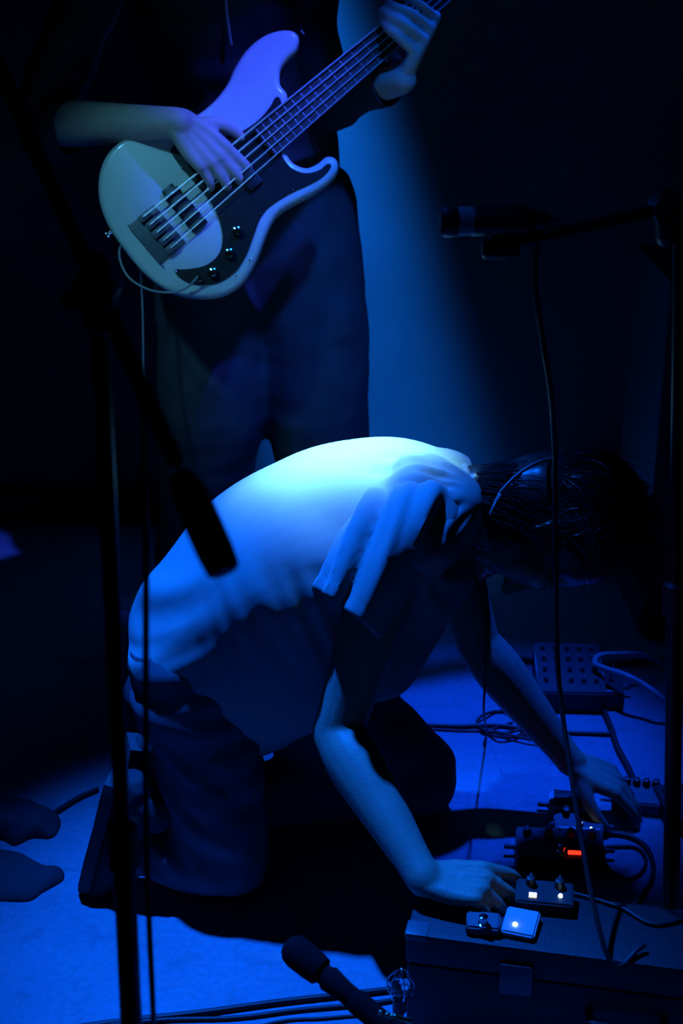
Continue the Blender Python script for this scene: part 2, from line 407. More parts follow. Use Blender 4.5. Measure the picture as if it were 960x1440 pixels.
cut(b, P(246, 936, 2.08), Vector((-.72, 0, -.55)), near=None)
cut(b, P(664, 708, 2.08), Vector((1, 0, -.08)))
me_shirt = obj('t_shirt', b, M['shirt'], man); solid(me_shirt, .0025)
me_shirt['label'] = 'pale short-sleeved t-shirt'
# collar rib
b = B(); cc = P(670, 712, 2.08); rg = []
for k in range(33):
    a = 2*pi*k/32; rg.append(cc+Vector((-.02*cos(a), .074*sin(a), .060*cos(a))))
tube(b, rg, .0065, seg=8, n=2, caps=False); obj('collar', b, M['shirt'], me_shirt)
# sleeves: open tubes set into the armholes, folds running towards the hem
def sleeve(pts, rad, flip, seed, side):
    bm = B(); q_ = catmull(pts, 14); rr = [v.x for v in catmull([Vector((r, 0, 0)) for r in rad], 14)]; S = 72; rings = []; n_ = len(q_)
    for i, c in enumerate(q_):
        t = (q_[min(i+1, n_-1)]-q_[max(i-1, 0)]).normalized(); u = (side-t*side.dot(t)).normalized(); v = t.cross(u); f_ = i/(n_-1); ring = []
        for k in range(S):
            a = 2*pi*k/S; dv = u*cos(a)+v*sin(a)
            x, y = cos(a+f_*.9), sin(a+f_*.9)
            fo = .018*noise.noise(Vector((x*2.4, y*2.4, f_*.9+seed)))+.005*noise.noise(Vector((x*5.5, y*5.5, f_*1.1+seed)))
            r = rr[i]+fo*sm(f_, .05, .35)
            if f_ > .93: r += .0012
            ring.append(bm.verts.new(c+dv*r))
        rings.append(ring)
    for a, c in zip(rings, rings[1:]):
        for k in range(S): bm.faces.new((a[k], a[(k+1) % S], c[(k+1) % S], c[k]))
    return bm
fB = fs.lerp(fe, .55)
for nm, pts, rad, sd in (('sleeve', [P(600, 722, 1.985), P(578, 745, 1.935), sA.lerp(sB, .3), sB], [.060, .074, .070, .062], 1.0), ('sleeve', [P(612, 700, 2.18), fs, fs.lerp(fB, .5), fB], [.06, .07, .068, .064], 6.0)):
    so = obj(nm, sleeve(pts, rad, 1, sd, Vector((.8, -.2, .5))), M['shirt'], me_shirt); solid(so, .0022)

# trousers
b = B()
tube(b, [P(292, 862, 2.08), P(286, 915, 2.08), P(288, 955, 2.07)], [.120, .138, .13], seg=24, n=3, side=(0, 1, 0), flat=.74)
for (h_, k_, a_, wd) in ((nh, nk, na, .97), (fh, fk, fa, 1.24)):
    tube(b, [spine[0].lerp(h_, .7), h_, h_.lerp(k_, .45), h_.lerp(k_, .8), k_], [.095, .102*wd, .092*wd, .078*wd, .068*wd], seg=20, n=4)
    tube(b, [k_, k_.lerp(a_, .3), k_.lerp(a_, .75), a_, a_+(a_-k_).normalized()*.03], [.066, .068, .058, .050, .05], seg=20, n=4)
b = fuse(b, .0055, 10)
def tr_fn(p):
    d = 0
    t = (p-nh).dot((nk-nh).normalized())
    d += .012*noise.noise(Vector((p.x*6, p.y*6, p.z*26)))*sm(.2-abs(p.z-.30), .05, .15)*(1-sm(p.x, .1, .2))
    q_ = p-(nk+Vector((-.08, 0, .08))); r = q_.length
    d += .013*noise.noise(Vector(((p.z*.8+p.x*.6)*34, (p.x-p.z)*5, p.y*8)))*(1-sm(r, .09, .17))
    d += .009*noise.noise(Vector((p.x*9, p.y*9+3, p.z*16)))
    return d
fold(b, tr_fn)
for v in b.verts: v.co.z = max(v.co.z, .004)
for a_, k_ in ((na, nk), (fa, fk)):
    dd = (a_-k_).normalized(); cut(b, a_+dd*.02, dd, near=(a_+dd*.05, .1))
cut(b, P(272, 846, 2.08), Vector((-.35, 0, .95)), near=(P(268, 826, 2.08), .2))
tr = obj('trousers', b, M['trousers'], man); solid(tr, .003)
b = B(); bc = P(280, 876, 2.08); ax_ = Vector((-.35, 0, .95)).normalized(); bu = Vector((.95, 0, .35)).normalized(); rg = []
for k in range(41):
    a = 2*pi*k/40; rg.append(bc+bu*.100*cos(a)+Vector((0, 1, 0))*.136*sin(a))
tube(b, rg, .017, seg=8, n=1, side=ax_, flat=.25, caps=False); bl = obj('belt', b, M['leather'], man)
b = B(); box(b, bc+Vector((-.07, -.13, -.055)), (.085, .006, .075), mtx=Matrix.Rotation(R(25), 3, 'Y') @ Matrix.Rotation(R(-35), 3, 'Z'), bev=.003); obj('pocket', b, M['trousers'], tr)
# shoes with toes tucked on the floor
def shoe(parent, heel, toe, up, sz=1.0, top=False, label=None, group=None):
    heel, toe = Vector(heel), Vector(toe); d = (toe-heel).normalized(); L_ = .27*sz; up = Vector(up); up = (up-d*up.dot(d)).normalized(); r = d.cross(up)
    q_ = lambda a, b_, c_: heel+d*a*L_+r*b_+up*c_
    b = B()
    tube(b, [q_(.05, 0, .045), q_(.35, 0, .05), q_(.65, 0, .038), q_(.93, 0, .030)], [.036, .038, .044, .034], seg=16, n=4, side=r, fl=[1.1, 1.05, .78, .75])
    tube(b, [q_(.12, 0, .05), q_(.15, 0, .085)], [.036, .038], seg=16, n=2)
    b = fuse(b, .0035, 5)
    fold(b, lambda p: .0018*noise.noise(p*60)+.0014*noise.noise(Vector(((p-heel).dot(d)*90, 0, 0)))*sm((p-heel).dot(d)/L_, .45, .6))
    root = None
    if top: root = tag(obj('shoe', b, M['shoe']), label, 'shoe', group)
    else: root = obj('shoe', b, M['shoe'], parent)
    b = B(); vs = []
    prof = [(-.03, .0), (-.02, .026), (.12, .034), (.35, .031), (.62, .043), (.85, .042), (.98, .026), (1.02, 0)]
    P2 = [(a, w_) for a, w_ in prof]+[(a, -w_) for a, w_ in prof[-2:0:-1]]
    lo = [b.verts.new(q_(a, w_, 0)) for a, w_ in P2]; hi = [b.verts.new(q_(a, w_, .020)) for a, w_ in P2]
    b.faces.new(lo[::-1]); b.faces.new(hi); n_ = len(P2)
    for k in range(n_): b.faces.new((lo[k], lo[(k+1) % n_], hi[(k+1) % n_], hi[k]))
    obj('sole', b, M['sole'], root)
    for k in range(4):
        b = B(); a = .36+k*.075
        tube(b, [q_(a, -.022, .078-k*.004), q_(a+.02, 0, .092-k*.006), q_(a, .022, .078-k*.004)], .0022, seg=6, n=3); obj('lace', b, M['sole'], root)
    return root
for a_, t_, k_ in ((na, ntoe, nk), (fa, ftoe, fk)):
    back = (a_-k_).normalized()
    toe = Vector((t_.x, t_.y, .03)); heel = a_+back*.02+Vector((-.045, 0, .135))
    # foot bent: the heel up, toes on the floor
    shoe(man, heel, Vector((heel.x-.04, heel.y, .0))+Vector((-.01, 0, .02)), -back*1.0, .78)
# hair
b = B()
ell(b, q(0, -.028, .047), (.093, .102, .092), hr, hf2, hu2, 28)
ell(b, q(0, -.055, -.02), (.075, .065, .070), hr, hf2, hu2, 20)
tube(b, [P(670, 708, 2.08), P(705, 720, 2.08), q(0, -.05, -.02)], [.060, .066, .072], seg=20, n=3)
b = fuse(b, .005, 4)
fold(b, lambda p: .006*noise.noise(Vector((((p-hc).dot(hr))*40, ((p-hc).dot(hf2))*12, ((p-hc).dot(hu2))*12))))
ha = obj('hair', b, M['hair'], man)
b = B()
rnd = random.Random(3)
def nape(i):
    return (rnd.uniform(-1, 1), rnd.uniform(0, 1))
def nlay(v):   # hair falling from the nape over the collar side and cheeks
    a = v[0]*1.9; st = P(665+v[1]*30, 710, 2.08)+Vector((0, -sin(a)*.064, cos(a)*.062)); pts = [st]
    L_ = rnd.uniform(.09, .16); dr = Vector((.95, -sin(a)*.25, -.12+.25*cos(a)))
    p = st
    for k in range(4):
        dr = (dr+Vector((0, 0, -.16))+Vector([rnd.uniform(-.15, .15) for _ in range(3)])).normalized(); p = p+dr*L_/4; pts.append(p)
    return pts
def root(i):
    a = rnd.uniform(0, 2*pi); e = rnd.uniform(-.85, 1.2)
    v = Vector((cos(a)*cos(e), -abs(sin(a)*cos(e))*.8+.1, sin(e))); v.normalize()
    if rnd.random() < .3: v = Vector((rnd.uniform(-1, 1), rnd.uniform(-1, -.2), rnd.uniform(-.6, .3))).normalized()
    return v
def lay(v):
    p = q(v.x*.088, -.030+v.y*.102, .047+v.z*.092); nrm = (hr*v.x+hf2*v.y+hu2*v.z).normalized(); pts = [p-nrm*.004]
    L_ = rnd.uniform(.06, .14); dr = hu2*rnd.uniform(.5, 1.1)+hr*v.x*.35+Vector((rnd.uniform(-.2, .3), rnd.uniform(-.35, .35), -.15))
    dr = (dr-nrm*dr.dot(nrm)+nrm*.10).normalized(); p = pts[0]
    for k in range(5):
        g = (p-q(0, -.02, .02)).normalized()
        dr = (dr+Vector((0, 0, -.22))+Vector([rnd.uniform(-.16, .16) for _ in range(3)])).normalized(); dr = (dr-g*min(0, dr.dot(g)+.02)).normalized()
        p = p+dr*L_/5; pts.append(p)
    return pts
def comb(i):
    return (rnd.uniform(-1.75, 1.75), rnd.uniform(-1.25, -.3), rnd.uniform(.5, 1.5), rnd.uniform(1.0, 1.07))
def clay(v):
    az, ph, ln, k_ = v; out = []
    for j in range(7):
        f_ = ph+ln*j/6; aa = az+.12*sin(j*1.3+az*9); kk = k_+.012*j*(k_-1)*20
        out.append(q(sin(aa)*.097*cos(f_)*kk, -.028-cos(aa)*.106*cos(f_)*kk, .047+.096*sin(f_)*kk))
    return out
strands(b, root, 2200, lay, .0014); strands(b, comb, 1300, clay, .0014); strands(b, nape, 420, nlay, .0012)
o = obj('hair_strands', b, M['hair'], ha); o['kind'] = 'stuff'
# thin headband over the hair
b = B(); pts = [P(690, 722, 1.985), P(697, 705, 1.982), P(712, 683, 1.985), P(735, 662, 2.0), P(762, 648, 2.04), P(788, 645, 2.11), P(800, 655, 2.18)]
tube(b, pts, .0034, seg=8, n=2, side=hf2, flat=.6); o = obj('headband', b, M['pale'], man); o['label'] = 'thin shiny headband'

# ------------------------------------------------------------------ the bass guitar (local: x along the strings, y across, z to the front)
SP = 755.0; ang = math.atan2(264, 312); O2 = (227.0, 325.0)
gx = CX*cos(ang)+CY*sin(ang); gy = -CX*sin(ang)+CY*cos(ang)
G = Matrix.Translation(C(O2[0], O2[1], 2.65)) @ Matrix((gx, gy, CZ)).transposed().to_4x4()
def L2(px, py, z=0):
    x, y = (px-O2[0])/SP, -(py-O2[1])/SP
    return Vector((x*cos(ang)+y*sin(ang), -x*sin(ang)+y*cos(ang), z))
bass = thing('bass_guitar', G.translation, 'pale five-string bass guitar with a black pickguard, held slanting upwards across the standing player', 'guitar')
bass.matrix_world = G
bpy.context.view_layer.update()
def gobj(name, bm, m, parent=bass, smooth=True):
    o = obj(name, bm, m, None, smooth); o.parent = parent; return o
def slab(bm, outline, z0, z1, bev=.0, n=4, smooth_n=4, closed=True):
    pts = [Vector((p[0], p[1], 0)) for p in outline]; N_ = len(pts)
    if smooth_n > 1:
        q_ = []
        for i in range(N_):
            p0, p1, p2, p3 = pts[i-1], pts[i], pts[(i+1) % N_], pts[(i+2) % N_]
            for k in range(smooth_n):
                t = k/smooth_n
                q_.append(((p1*2)+(p2-p0)*t+(p0*2-p1*5+p2*4-p3)*t*t+(p1*3-p0-p2*3+p3)*t**3)*.5)
        pts = q_
    area = sum(pts[i-1].x*pts[i].y-pts[i].x*pts[i-1].y for i in range(len(pts)))
    sg = 1 if area > 0 else -1
    N_ = len(pts); nor = []
    for i in range(N_):
        t = (pts[(i+1) % N_]-pts[i-1]).normalized(); nor.append(Vector((-t.y, t.x, 0))*sg)
    lv = [(0, 0)] if not bev else [(bev*(1-sin(a)), bev*(1-cos(a))) for a in [R(90*k/n) for k in range(n+1)]]
    rings = []
    for ins, up in lv[::1]:
        rings.append((ins, z0+up) if bev else (0, z0))
    if bev: rows = [(bev*(1-sin(R(90*k/n))), z0+bev*(1-cos(R(90*k/n)))) for k in range(n+1)]+[(bev*(1-cos(R(90*k/n))), z1-bev*(1-sin(R(90*k/n)))) for k in range(n+1)]
    else: rows = [(0, z0), (0, z1)]
    vr = [[bm.verts.new((p+nn*ins)+Vector((0, 0, z))) for p, nn in zip(pts, nor)] for ins, z in rows]
    for a, c in zip(vr, vr[1:]):
        for k in range(N_): bm.faces.new((a[k], a[(k+1) % N_], c[(k+1) % N_], c[k]))
    bm.faces.new(vr[0][::-1]); bm.faces.new(vr[-1])
    return bm
body_px = [(404, 137), (394, 118), (393, 98), (402, 83), (415, 70), (420, 53), (412, 42), (393, 41), (368, 50), (345, 70), (328, 96), (318, 118), (298, 143), (270, 164), (238, 178), (200, 188), (168, 198), (146, 222), (137, 255),
           (140, 288), (153, 320), (172, 348), (196, 378), (224, 402), (255, 415), (290, 418), (322, 410), (346, 390), (362, 360), (374, 328), (388, 302), (412, 285), (442, 270), (464, 253), (475, 236), (472, 222), (459, 219), (446, 229), (430, 235), (412, 228), (402, 214), (396, 198)]
gobj('body', slab(B(), [L2(*p) for p in body_px], -.042, 0, bev=.011, n=5), M['bassbody'])
guard_px = [(318, 193), (344, 183), (366, 167), (380, 150), (386, 139), (392, 137), (396, 146), (393, 160), (398, 190), (392, 205), (400, 225), (412, 238), (430, 244), (448, 240), (460, 231), (466, 234), (456, 247), (436, 259), (408, 272),
            (380, 290), (366, 308), (356, 335), (345, 362), (328, 385), (302, 399), (272, 400), (252, 390), (246, 380), (262, 379), (288, 374), (306, 360), (313, 340), (310, 315), (298, 288), (274, 258), (252, 232), (240, 210), (262, 200), (290, 196)]
pg = gobj('pickguard', slab(B(), [L2(*p) for p in guard_px], .0003, .0033, smooth_n=3), M['guard'], smooth=False)
for sx in [(366, 302), (411, 268), (352, 366), (332, 388), (452, 240), (248, 383), (256, 236), (305, 300)]:
    b = B(); p = L2(*sx); lathe(b, (p.x, p.y, .0030), (0, 0, 1), [(0, .0024), (.001, .0024), (.0018, .001)], 10)
    o = gobj('screw', b, M['chrome'], pg)
# bridge with five saddles
b = B(); box(b, (-.010, 0, .002), (.062, .092, .004), bev=.001); box(b, (-.040, 0, .008), (.004, .092, .014), bev=.001)
br = gobj('bridge', b, M['grey'])
s_y = lambda i, a: ((2-i)*(.0385+(.019*2-.0385)*0))/2*(1-a*.0) if False else (2-i)*.0192
def str_y(i, x): return (2-i)*(.0192-(.0192-.0096)*x/.86)
for i in range(5):
    b = B(); box(b, (-.006+.0025*(i % 2), str_y(i, 0), .009), (.026, .0145, .008), bev=.002)
    o = gobj('saddle', b, M['grey'], br)
# bridge pickup and neck pickup
b = B(); box(b, tuple(L2(259, 293, .005)), (.026, .100, .010), bev=.004); pk = gobj('pickup', b, M['black'])
for i in range(5):
    b = B(); p = L2(259, 293, 0); box(b, (p.x, str_y(i, p.x), .0075), (.034, .0145, .008), bev=.003)
    gobj('pole_cover', b, M['black'], pk)
b = B(); p = L2(322, 247, 0); box(b, (p.x-.005, .022, .006), (.03, .055, .010), bev=.003); box(b, (p.x+.026, -.026, .006), (.03, .055, .010), bev=.003); gobj('pickup', b, M['black'])
# neck, fretboard, frets, strings, headstock (the headstock lies beyond the frame)
x0 = L2(370, 200).x; LN = .86
def nw_(x): return .0325-(.0325-.0225)*(x-x0)/(LN-x0)
b = B(); tube(b, [(x0+.028, 0, .0005), (LN*.6, 0, .0005), (LN+.02, 0, .0005)], [.030, .026, .022], seg=20, n=3, side=(0, 1, 0), flat=.72)
for v in b.verts: v.co.z = min(v.co.z, .006)
gobj('neck', b, M['maple'])
b = B(); vs = [b.verts.new(v) for v in [(x0, nw_(x0), .006), (LN, nw_(LN), .006), (LN, -nw_(LN), .006), (x0, -nw_(x0), .006), (x0, nw_(x0), .0115), (LN, nw_(LN), .0115), (LN, -nw_(LN), .0115), (x0, -nw_(x0), .0115)]]
for f in ((0, 1, 2, 3), (4, 5, 6, 7), (0, 1, 5, 4), (1, 2, 6, 5), (2, 3, 7, 6), (3, 0, 4, 7)): b.faces.new([vs[k] for k in f])
fb = gobj('fretboard', b, M['board'], smooth=False)
for n_ in range(1, 22):
    x = LN*2**(-n_/12); 
    if x < x0+.004: continue
    b = B(); tube(b, [(x, nw_(x)+.0006, .0114), (x, -nw_(x)-.0006, .0114)], .0009, seg=6, n=1); gobj('fret', b, M['fret'], fb)
for n_ in (3, 5, 7, 9, 12, 15, 17, 19):
    x = LN*(2**(-n_/12)+2**(-(n_-1)/12))/2; b = B(); lathe(b, (x, 0, .0114), (0, 0, 1), [(0, .0035), (.0004, .0035)], 12); gobj('inlay', b, M['pale'], fb)
b = B(); box(b, (LN+.002, 0, .010), (.004, .046, .012), bev=.001); gobj('nut', b, M['pale'])
hs = [(LN, .0225), (LN+.03, .034), (LN+.10, .055), (LN+.20, .06), (LN+.235, .03), (LN+.20, -.01), (LN+.08, -.03), (LN+.02, -.026), (LN, -.0225)]
hso = gobj('headstock', slab(B(), hs, -.012, .003, bev=.003, n=3, smooth_n=3), M['maple'])
for i in range(5):
    x = LN+.045+i*.037; y = .034+.003*i
    b = B(); lathe(b, (x, y-.012, .002), (0, 0, 1), [(0, .007), (.004, .007), (.005, .004), (.016, .004), (.017, .005), (.018, .005)], 14)
    tp = gobj('tuner', b, M['chrome'], hso)
    b = B(); tube(b, [(x, y+.008, -.006), (x, y+.045, -.006)], [.003, .003], seg=8, n=1); box(b, (x, y+.05, -.006), (.022, .014, .006), bev=.002); gobj('tuner_key', b, M['chrome'], tp)
for i in range(5):
    b = B(); r_ = .00115-.00012*(4-i) if False else .0019-.0002*i
    tube(b, [(-.008, str_y(i, 0), .0155), (LN, str_y(i, LN), .0165), (LN+.045+i*.037, .022+.003*i, .012)], r_, seg=6, n=1); gobj('string', b, M['steel'])
for (kx, ky) in ((333, 326), (323, 357), (300, 384)):
    b = B(); p = L2(kx, ky); lathe(b, (p.x, p.y, .003), (0, 0, 1), [(0, .0095), (.012, .0088), (.0145, .0078), (.016, .004)], 24); gobj('knob', b, M['chrome'])
b = B(); p = L2(279, 392); lathe(b, (p.x, p.y, .003), (0, 0, 1), [(0, .007), (.002, .007), (.002, .0045), (.010, .0045), (.012, .0055), (.020, .0055)], 16); gobj('jack', b, M['chrome'])
for bx in ((420, 46), (155, 322)):
    b = B(); p = L2(*bx); dd = (L2(bx[0]+(10 if bx[0] > 300 else -10), bx[1]-(10 if bx[0] > 300 else -8))-p).normalized()
    lathe(b, (p.x, p.y, -.02), tuple(dd), [(0, .004), (.008, .004), (.010, .008), (.013, .008)], 14); gobj('strap_button', b, M['chrome'])

# ------------------------------------------------------------------ the bassist
pl = thing('person', (-.18, 2.95, 0), 'standing person in dark clothes playing the bass, seen from the chest down', 'person')
bpy.context.view_layer.update()
hip_r, hip_l = Vector((-.26, 2.95, .93)), Vector((-.08, 2.95, .93))
kn_r, kn_l = Vector((-.275, 2.90, .50)), Vector((-.055, 2.93, .50)); an_r, an_l = Vector((-.34, 2.98, .085)), Vector((-.01, 3.0, .085))
chest, neckb = Vector((-.235, 2.97, 1.32)), Vector((-.27, 2.97, 1.50))
sh_r, sh_l = Vector((-.45, 2.97, 1.44)), Vector((-.095, 2.97, 1.44))
el_r = C(60, 175, 2.78); wr_r = C(252, 172, 2.60)
el_l = P(452, 138, 2.93); wr_l = C(566, 112, 2.655)
b = B()
tube(b, [Vector((-.17, 2.95, .92)), Vector((-.19, 2.96, 1.10)), chest, Vector((-.265, 2.97, 1.44))], [.135, .125, .135, .11], seg=24, n=4, side=(1, 0, 0), fl=[.62, .62, .62, .66])
tube(b, [Vector((-.265, 2.97, 1.44)), Vector((-.27, 2.965, 1.56))], [.06, .055], seg=14, n=2)
qb, r_, f_, u_ = head(b, Vector((-.275, 2.94, 1.665)), Vector((-.25, -1, -.35)), Vector((0, -.3, 1)))
for s_, e_, w_ in ((sh_r, el_r, wr_r), (sh_l, el_l, wr_l)):
    tube(b, [chest+Vector((0, 0, .1)), s_, s_.lerp(e_, .5), e_], [.07, .060, .048, .040], seg=16, n=4)
    d_ = w_-e_; tube(b, [e_, e_+d_*.25, e_+d_*.6, w_], [.040, .044, .036, .027], seg=16, n=4)
for h_, k_, a_ in ((hip_r, kn_r, an_r), (hip_l, kn_l, an_l)):
    tube(b, [h_+Vector((0, 0, -.04)), h_.lerp(k_, .5), k_, k_.lerp(a_, .35), a_], [.095, .08, .055, .056, .035], seg=16, n=4)
    tube(b, [a_, a_+Vector((0, -.13, -.05))], [.035, .03], seg=12, n=2)
# plucking hand over the strings
dR = (CX*73-CY*72+CZ*(-18)).normalized()
hand(b, wr_r, dR, CZ*1.0+CX*.15+CY*.1, CX*.7+CY*.7, spread=.9, s=1.05, curls=[(14, 38, 30), (18, 42, 30), (22, 44, 30), (26, 44, 30)],
     thumb=((.6, .75, -.1), (.85, .45, -.25), (.95, .2, -.3)))
# fretting hand round the neck, finger by finger
kn = [C(585, 74, 2.615), C(595, 56, 2.615), C(604, 40, 2.62), C(612, 24, 2.625)]
md = [C(560, 52, 2.595), C(568, 34, 2.59), C(578, 19, 2.595), C(590, 6, 2.60)]
ds = [C(546, 40, 2.60), C(549, 24, 2.60), C(558, 11, 2.60), C(574, -2, 2.605)]
tpz = [C(537, 29, 2.628), C(537, 15, 2.628), C(545, 3, 2.628), C(560, -8, 2.63)]
for i in range(4):
    r_f = [.0095, .0098, .0093, .0082][i]
    tube(b, [wr_l.lerp(kn[i], .05), wr_l.lerp(kn[i], .55)+CZ*.004, kn[i]], [.017, .015, .012], seg=10, n=3)
    tube(b, [kn[i], md[i], ds[i], tpz[i]], [r_f*1.15, r_f*1.05, r_f*.98, r_f*.85], seg=10, n=4)
tube(b, [wr_l.lerp(kn[0], .25)-CZ*.012, C(560, 92, 2.69), C(542, 66, 2.70), C(532, 52, 2.695)], [.016, .014, .012, .010], seg=10, n=4)
b = fuse(b, .0038, 4)
obj('body', b, M['skin_pale'], pl); eyes(qb, f_, pl)
b = B(); ell(b, qb(0, -.025, .05), (.085, .098, .088), r_, f_, u_, 26); ell(b, qb(0, -.05, -.03), (.075, .065, .075), r_, f_, u_, 20); b = fuse(b, .005, 3)
fold(b, lambda p: .005*noise.noise(p*45)); obj('hair', b, M['hair'], pl)
# jacket
b = B()
tube(b, [Vector((-.172, 2.955, .84)), Vector((-.172, 2.96, .90)), Vector((-.178, 2.96, 1.02)), Vector((-.195, 2.97, 1.15)), chest, Vector((-.265, 2.97, 1.46)), Vector((-.27, 2.97, 1.50))], [.165, .168, .170, .165, .170, .13, .075], seg=28, n=4, side=(1, 0, 0), fl=[.70, .70, .70, .70, .74, .72, .9])
tube(b, [chest+Vector((-.06, 0, .1)), sh_r, sh_r.lerp(el_r, .45), el_r, el_r+(wr_r-el_r)*.22], [.085, .078, .064, .058, .054], seg=18, n=4)
tube(b, [chest+Vector((.06, 0, .1)), sh_l, sh_l.lerp(el_l, .5), el_l, el_l.lerp(wr_l, .5), wr_l.lerp(el_l, .16)], [.085, .078, .062, .060, .050, .040], seg=18, n=4)
b = fuse(b, .006, 8)
fold(b, lambda p: .010*noise.noise(Vector((p.x*8, p.y*8, p.z*18)))+.006*noise.noise(Vector((p.x*20, p.y*20, p.z*9+5))))
cut(b, Vector((0, 0, .945)), Vector((0, 0, -1)))
cut(b, Vector((0, 0, 1.52)), Vector((0, 0, 1)))
dd = (wr_l-el_l).normalized(); cut(b, wr_l.lerp(el_l, .18), dd, near=(wr_l, .09))
dd = (wr_r-el_r).normalized(); cut(b, el_r+(wr_r-el_r)*.22, dd, near=(el_r+(wr_r-el_r)*.35, .1))
jk = obj('jacket', b, M['jacket'], pl); solid(jk, .003)
b = B(); zt = C(318, -20, 2.83)
tube(b, [P(316, -20, 2.84), P(319, 20, 2.835), P(325, 62, 2.83)], .0028, seg=6, n=3); obj('zipper', b, M['steel'], jk)
# strap
b = B(); sp = [bass.matrix_world @ L2(418, 44, -.02), C(410, 10, 2.83), C(385, -60, 2.83), Vector((-.17, 2.87, 1.47)), Vector((-.17, 2.98, 1.52)), Vector((-.21, 3.10, 1.40)), Vector((-.28, 3.14, 1.15)), Vector((-.42, 3.02, .98)), bass.matrix_world @ L2(150, 318, -.03)]
tube(b, sp, [.012]+[.028]*7+[.012], seg=10, n=6, side=None, flat=.09, caps=False)
o = obj('strap', b, M['leather']); o.parent = bass; o.matrix_parent_inverse = bass.matrix_world.inverted()
# jeans
b = B()
tube(b, [Vector((-.17, 2.95, .82)), Vector((-.17, 2.95, .92)), Vector((-.17, 2.955, 1.0))], [.155, .168, .152], seg=24, n=3, side=(1, 0, 0), flat=.70)
for h_, k_, a_ in ((hip_r, kn_r, an_r), (hip_l, kn_l, an_l)):
    tube(b, [h_, h_.lerp(k_, .5), k_, k_.lerp(a_, .5), a_], [.112, .122, .116, .098, .088], seg=20, n=4)
b = fuse(b, .007, 8)
fold(b, lambda p: .006*noise.noise(Vector((p.x*7, p.y*7, p.z*9)))+.002*noise.noise(Vector((p.x*12, p.y*12, p.z*30))))
cut(b, Vector((0, 0, .05)), Vector((0, 0, -1))); cut(b, Vector((0, 0, 1.0)), Vector((0, 0, 1)))
solid(obj('jeans', b, M['jeans'], pl), .003)
for a_ in (an_r, an_l): shoe(pl, Vector((a_.x, a_.y+.05, 0)), Vector((a_.x-.04, a_.y-.20, 0)), (0, 0, 1))

# ------------------------------------------------------------------ cables
def cable(label, pts, r, m='cable', group=None, parent=None, name='cable'):
    b = B(); tube(b, pts, r, seg=8, n=6, caps=True); o = obj(name, b, M[m], parent)
    if parent is None: tag(o, label, 'cable', group)
    return o
GW = bass.matrix_world
cable('thin pale instrument cable looping from the bass jack under its body', [GW @ L2(279, 392, .022), GW @ L2(274, 398, .020), GW @ L2(262, 407, .012), GW @ L2(240, 412, .006), GW @ L2(210, 408, .004), GW @ L2(184, 393, .0), GW @ L2(170, 372, -.01), GW @ L2(165, 348, -.025), GW @ L2(172, 330, -.055),
      C(192, 352, 2.74), C(200, 420, 2.76), P(202, 560, 2.66), P(206, 700, 2.66), PZ(214, 905, .006), PZ(150, 925, .006), PZ(60, 930, .006)], .0021, 'bluecable')

# ------------------------------------------------------------------ microphones and stands
def mic(loc, d, label, L_=.17, hr_=.025, br=.017, groups=None, ring=True, name='microphone'):
    d = Vector(d).normalized(); t = thing(name, loc, label, 'microphone'); bpy.context.view_layer.update()
    b = B(); lathe(b, loc, d, [(0, br*.62), (.004, br*.72), (L_*.55, br), (L_*.68, br*1.08)], 24); obj('barrel', b, M['stand'], t)
    b = B(); lathe(b, Vector(loc)+d*L_*.68, d, [(0, br*1.12), (.002, br*1.2), (.010, br*1.2), (.012, br*1.12)], 24); obj('ring', b, M['chrome'], t)
    hb = Vector(loc)+d*(L_*.68+.012)
    b = B(); lathe(b, hb, d, [(0, br*1.1), (.012, hr_*.97), (.022, hr_), (.026, hr_), (.036, hr_*.92), (.046, hr_*.7), (.052, hr_*.35), (.053, .001)], 28); g = obj('grille', b, M['grey'], t)
    b = B(); lathe(b, hb+d*.020, d, [(0, hr_*1.03), (.007, hr_*1.03)], 28); obj('grille_band', b, M['chrome'], g)
    return t
# --- left stand, close to the camera
YL = 1.13
sx = P(150, 900, YL); base = Vector((sx.x, sx.y, 0))
ls = thing('microphone_stand', base, 'black boom microphone stand closest to the camera, its pole rising before the kneeling person', 'stand'); bpy.context.view_layer.update()
top = P(137, 402, YL); base = PZ(200, 1600, 0); base = Vector((P(183, 1440, YL).x, YL, 0)) if False else base
pb, pt = P(186, 1470, YL), P(137, 402, YL)
ax = (pt-pb).normalized(); foot = pb-ax*(pb.z/ax.z)
b = B(); lathe(b, foot, ax, [(0, .012), (.02, .012), ((P(166, 1160, YL)-foot).length, .0105)], 20); obj('outer_tube', b, M['stand'], ls)
b = B(); h1 = (P(166, 1160, YL)-foot).length; lathe(b, foot+ax*(h1-.05), ax, [(0, .010), (.004, .0145), (.05, .0145), (.054, .008)], 20); obj('clutch', b, M['black'], ls)
b = B(); lathe(b, foot+ax*h1, ax, [(0, .0075), ((pt-foot).length-h1, .0075)], 20); obj('inner_tube', b, M['stand'], ls)
for k in range(3):
    a = R(35+120*k); b = B(); dv = Vector((cos(a), sin(a), 0))
    tube(b, [foot+Vector((0, 0, .085)), foot+dv*.14+Vector((0, 0, .05)), foot+dv*.30+Vector((0, 0, .012))], .009, seg=10, n=3); lg = obj('leg', b, M['stand'], ls)
    b = B(); tube(b, [foot+dv*.285+Vector((0, 0, .014)), foot+dv*.325+Vector((0, 0, .012))], .0115, seg=10, n=1); obj('rubber_foot', b, M['black'], lg)
b = B(); lathe(b, foot+Vector((0, 0, .06)), ax, [(0, .014), (.003, .018), (.05, .018), (.055, .013)], 16); obj('leg_hub', b, M['black'], ls)
be, bt = P(316, 806, YL-.12), P(-70, -60, YL+.22)
bd = (be-bt).normalized(); cross = bt.lerp(be, .52)
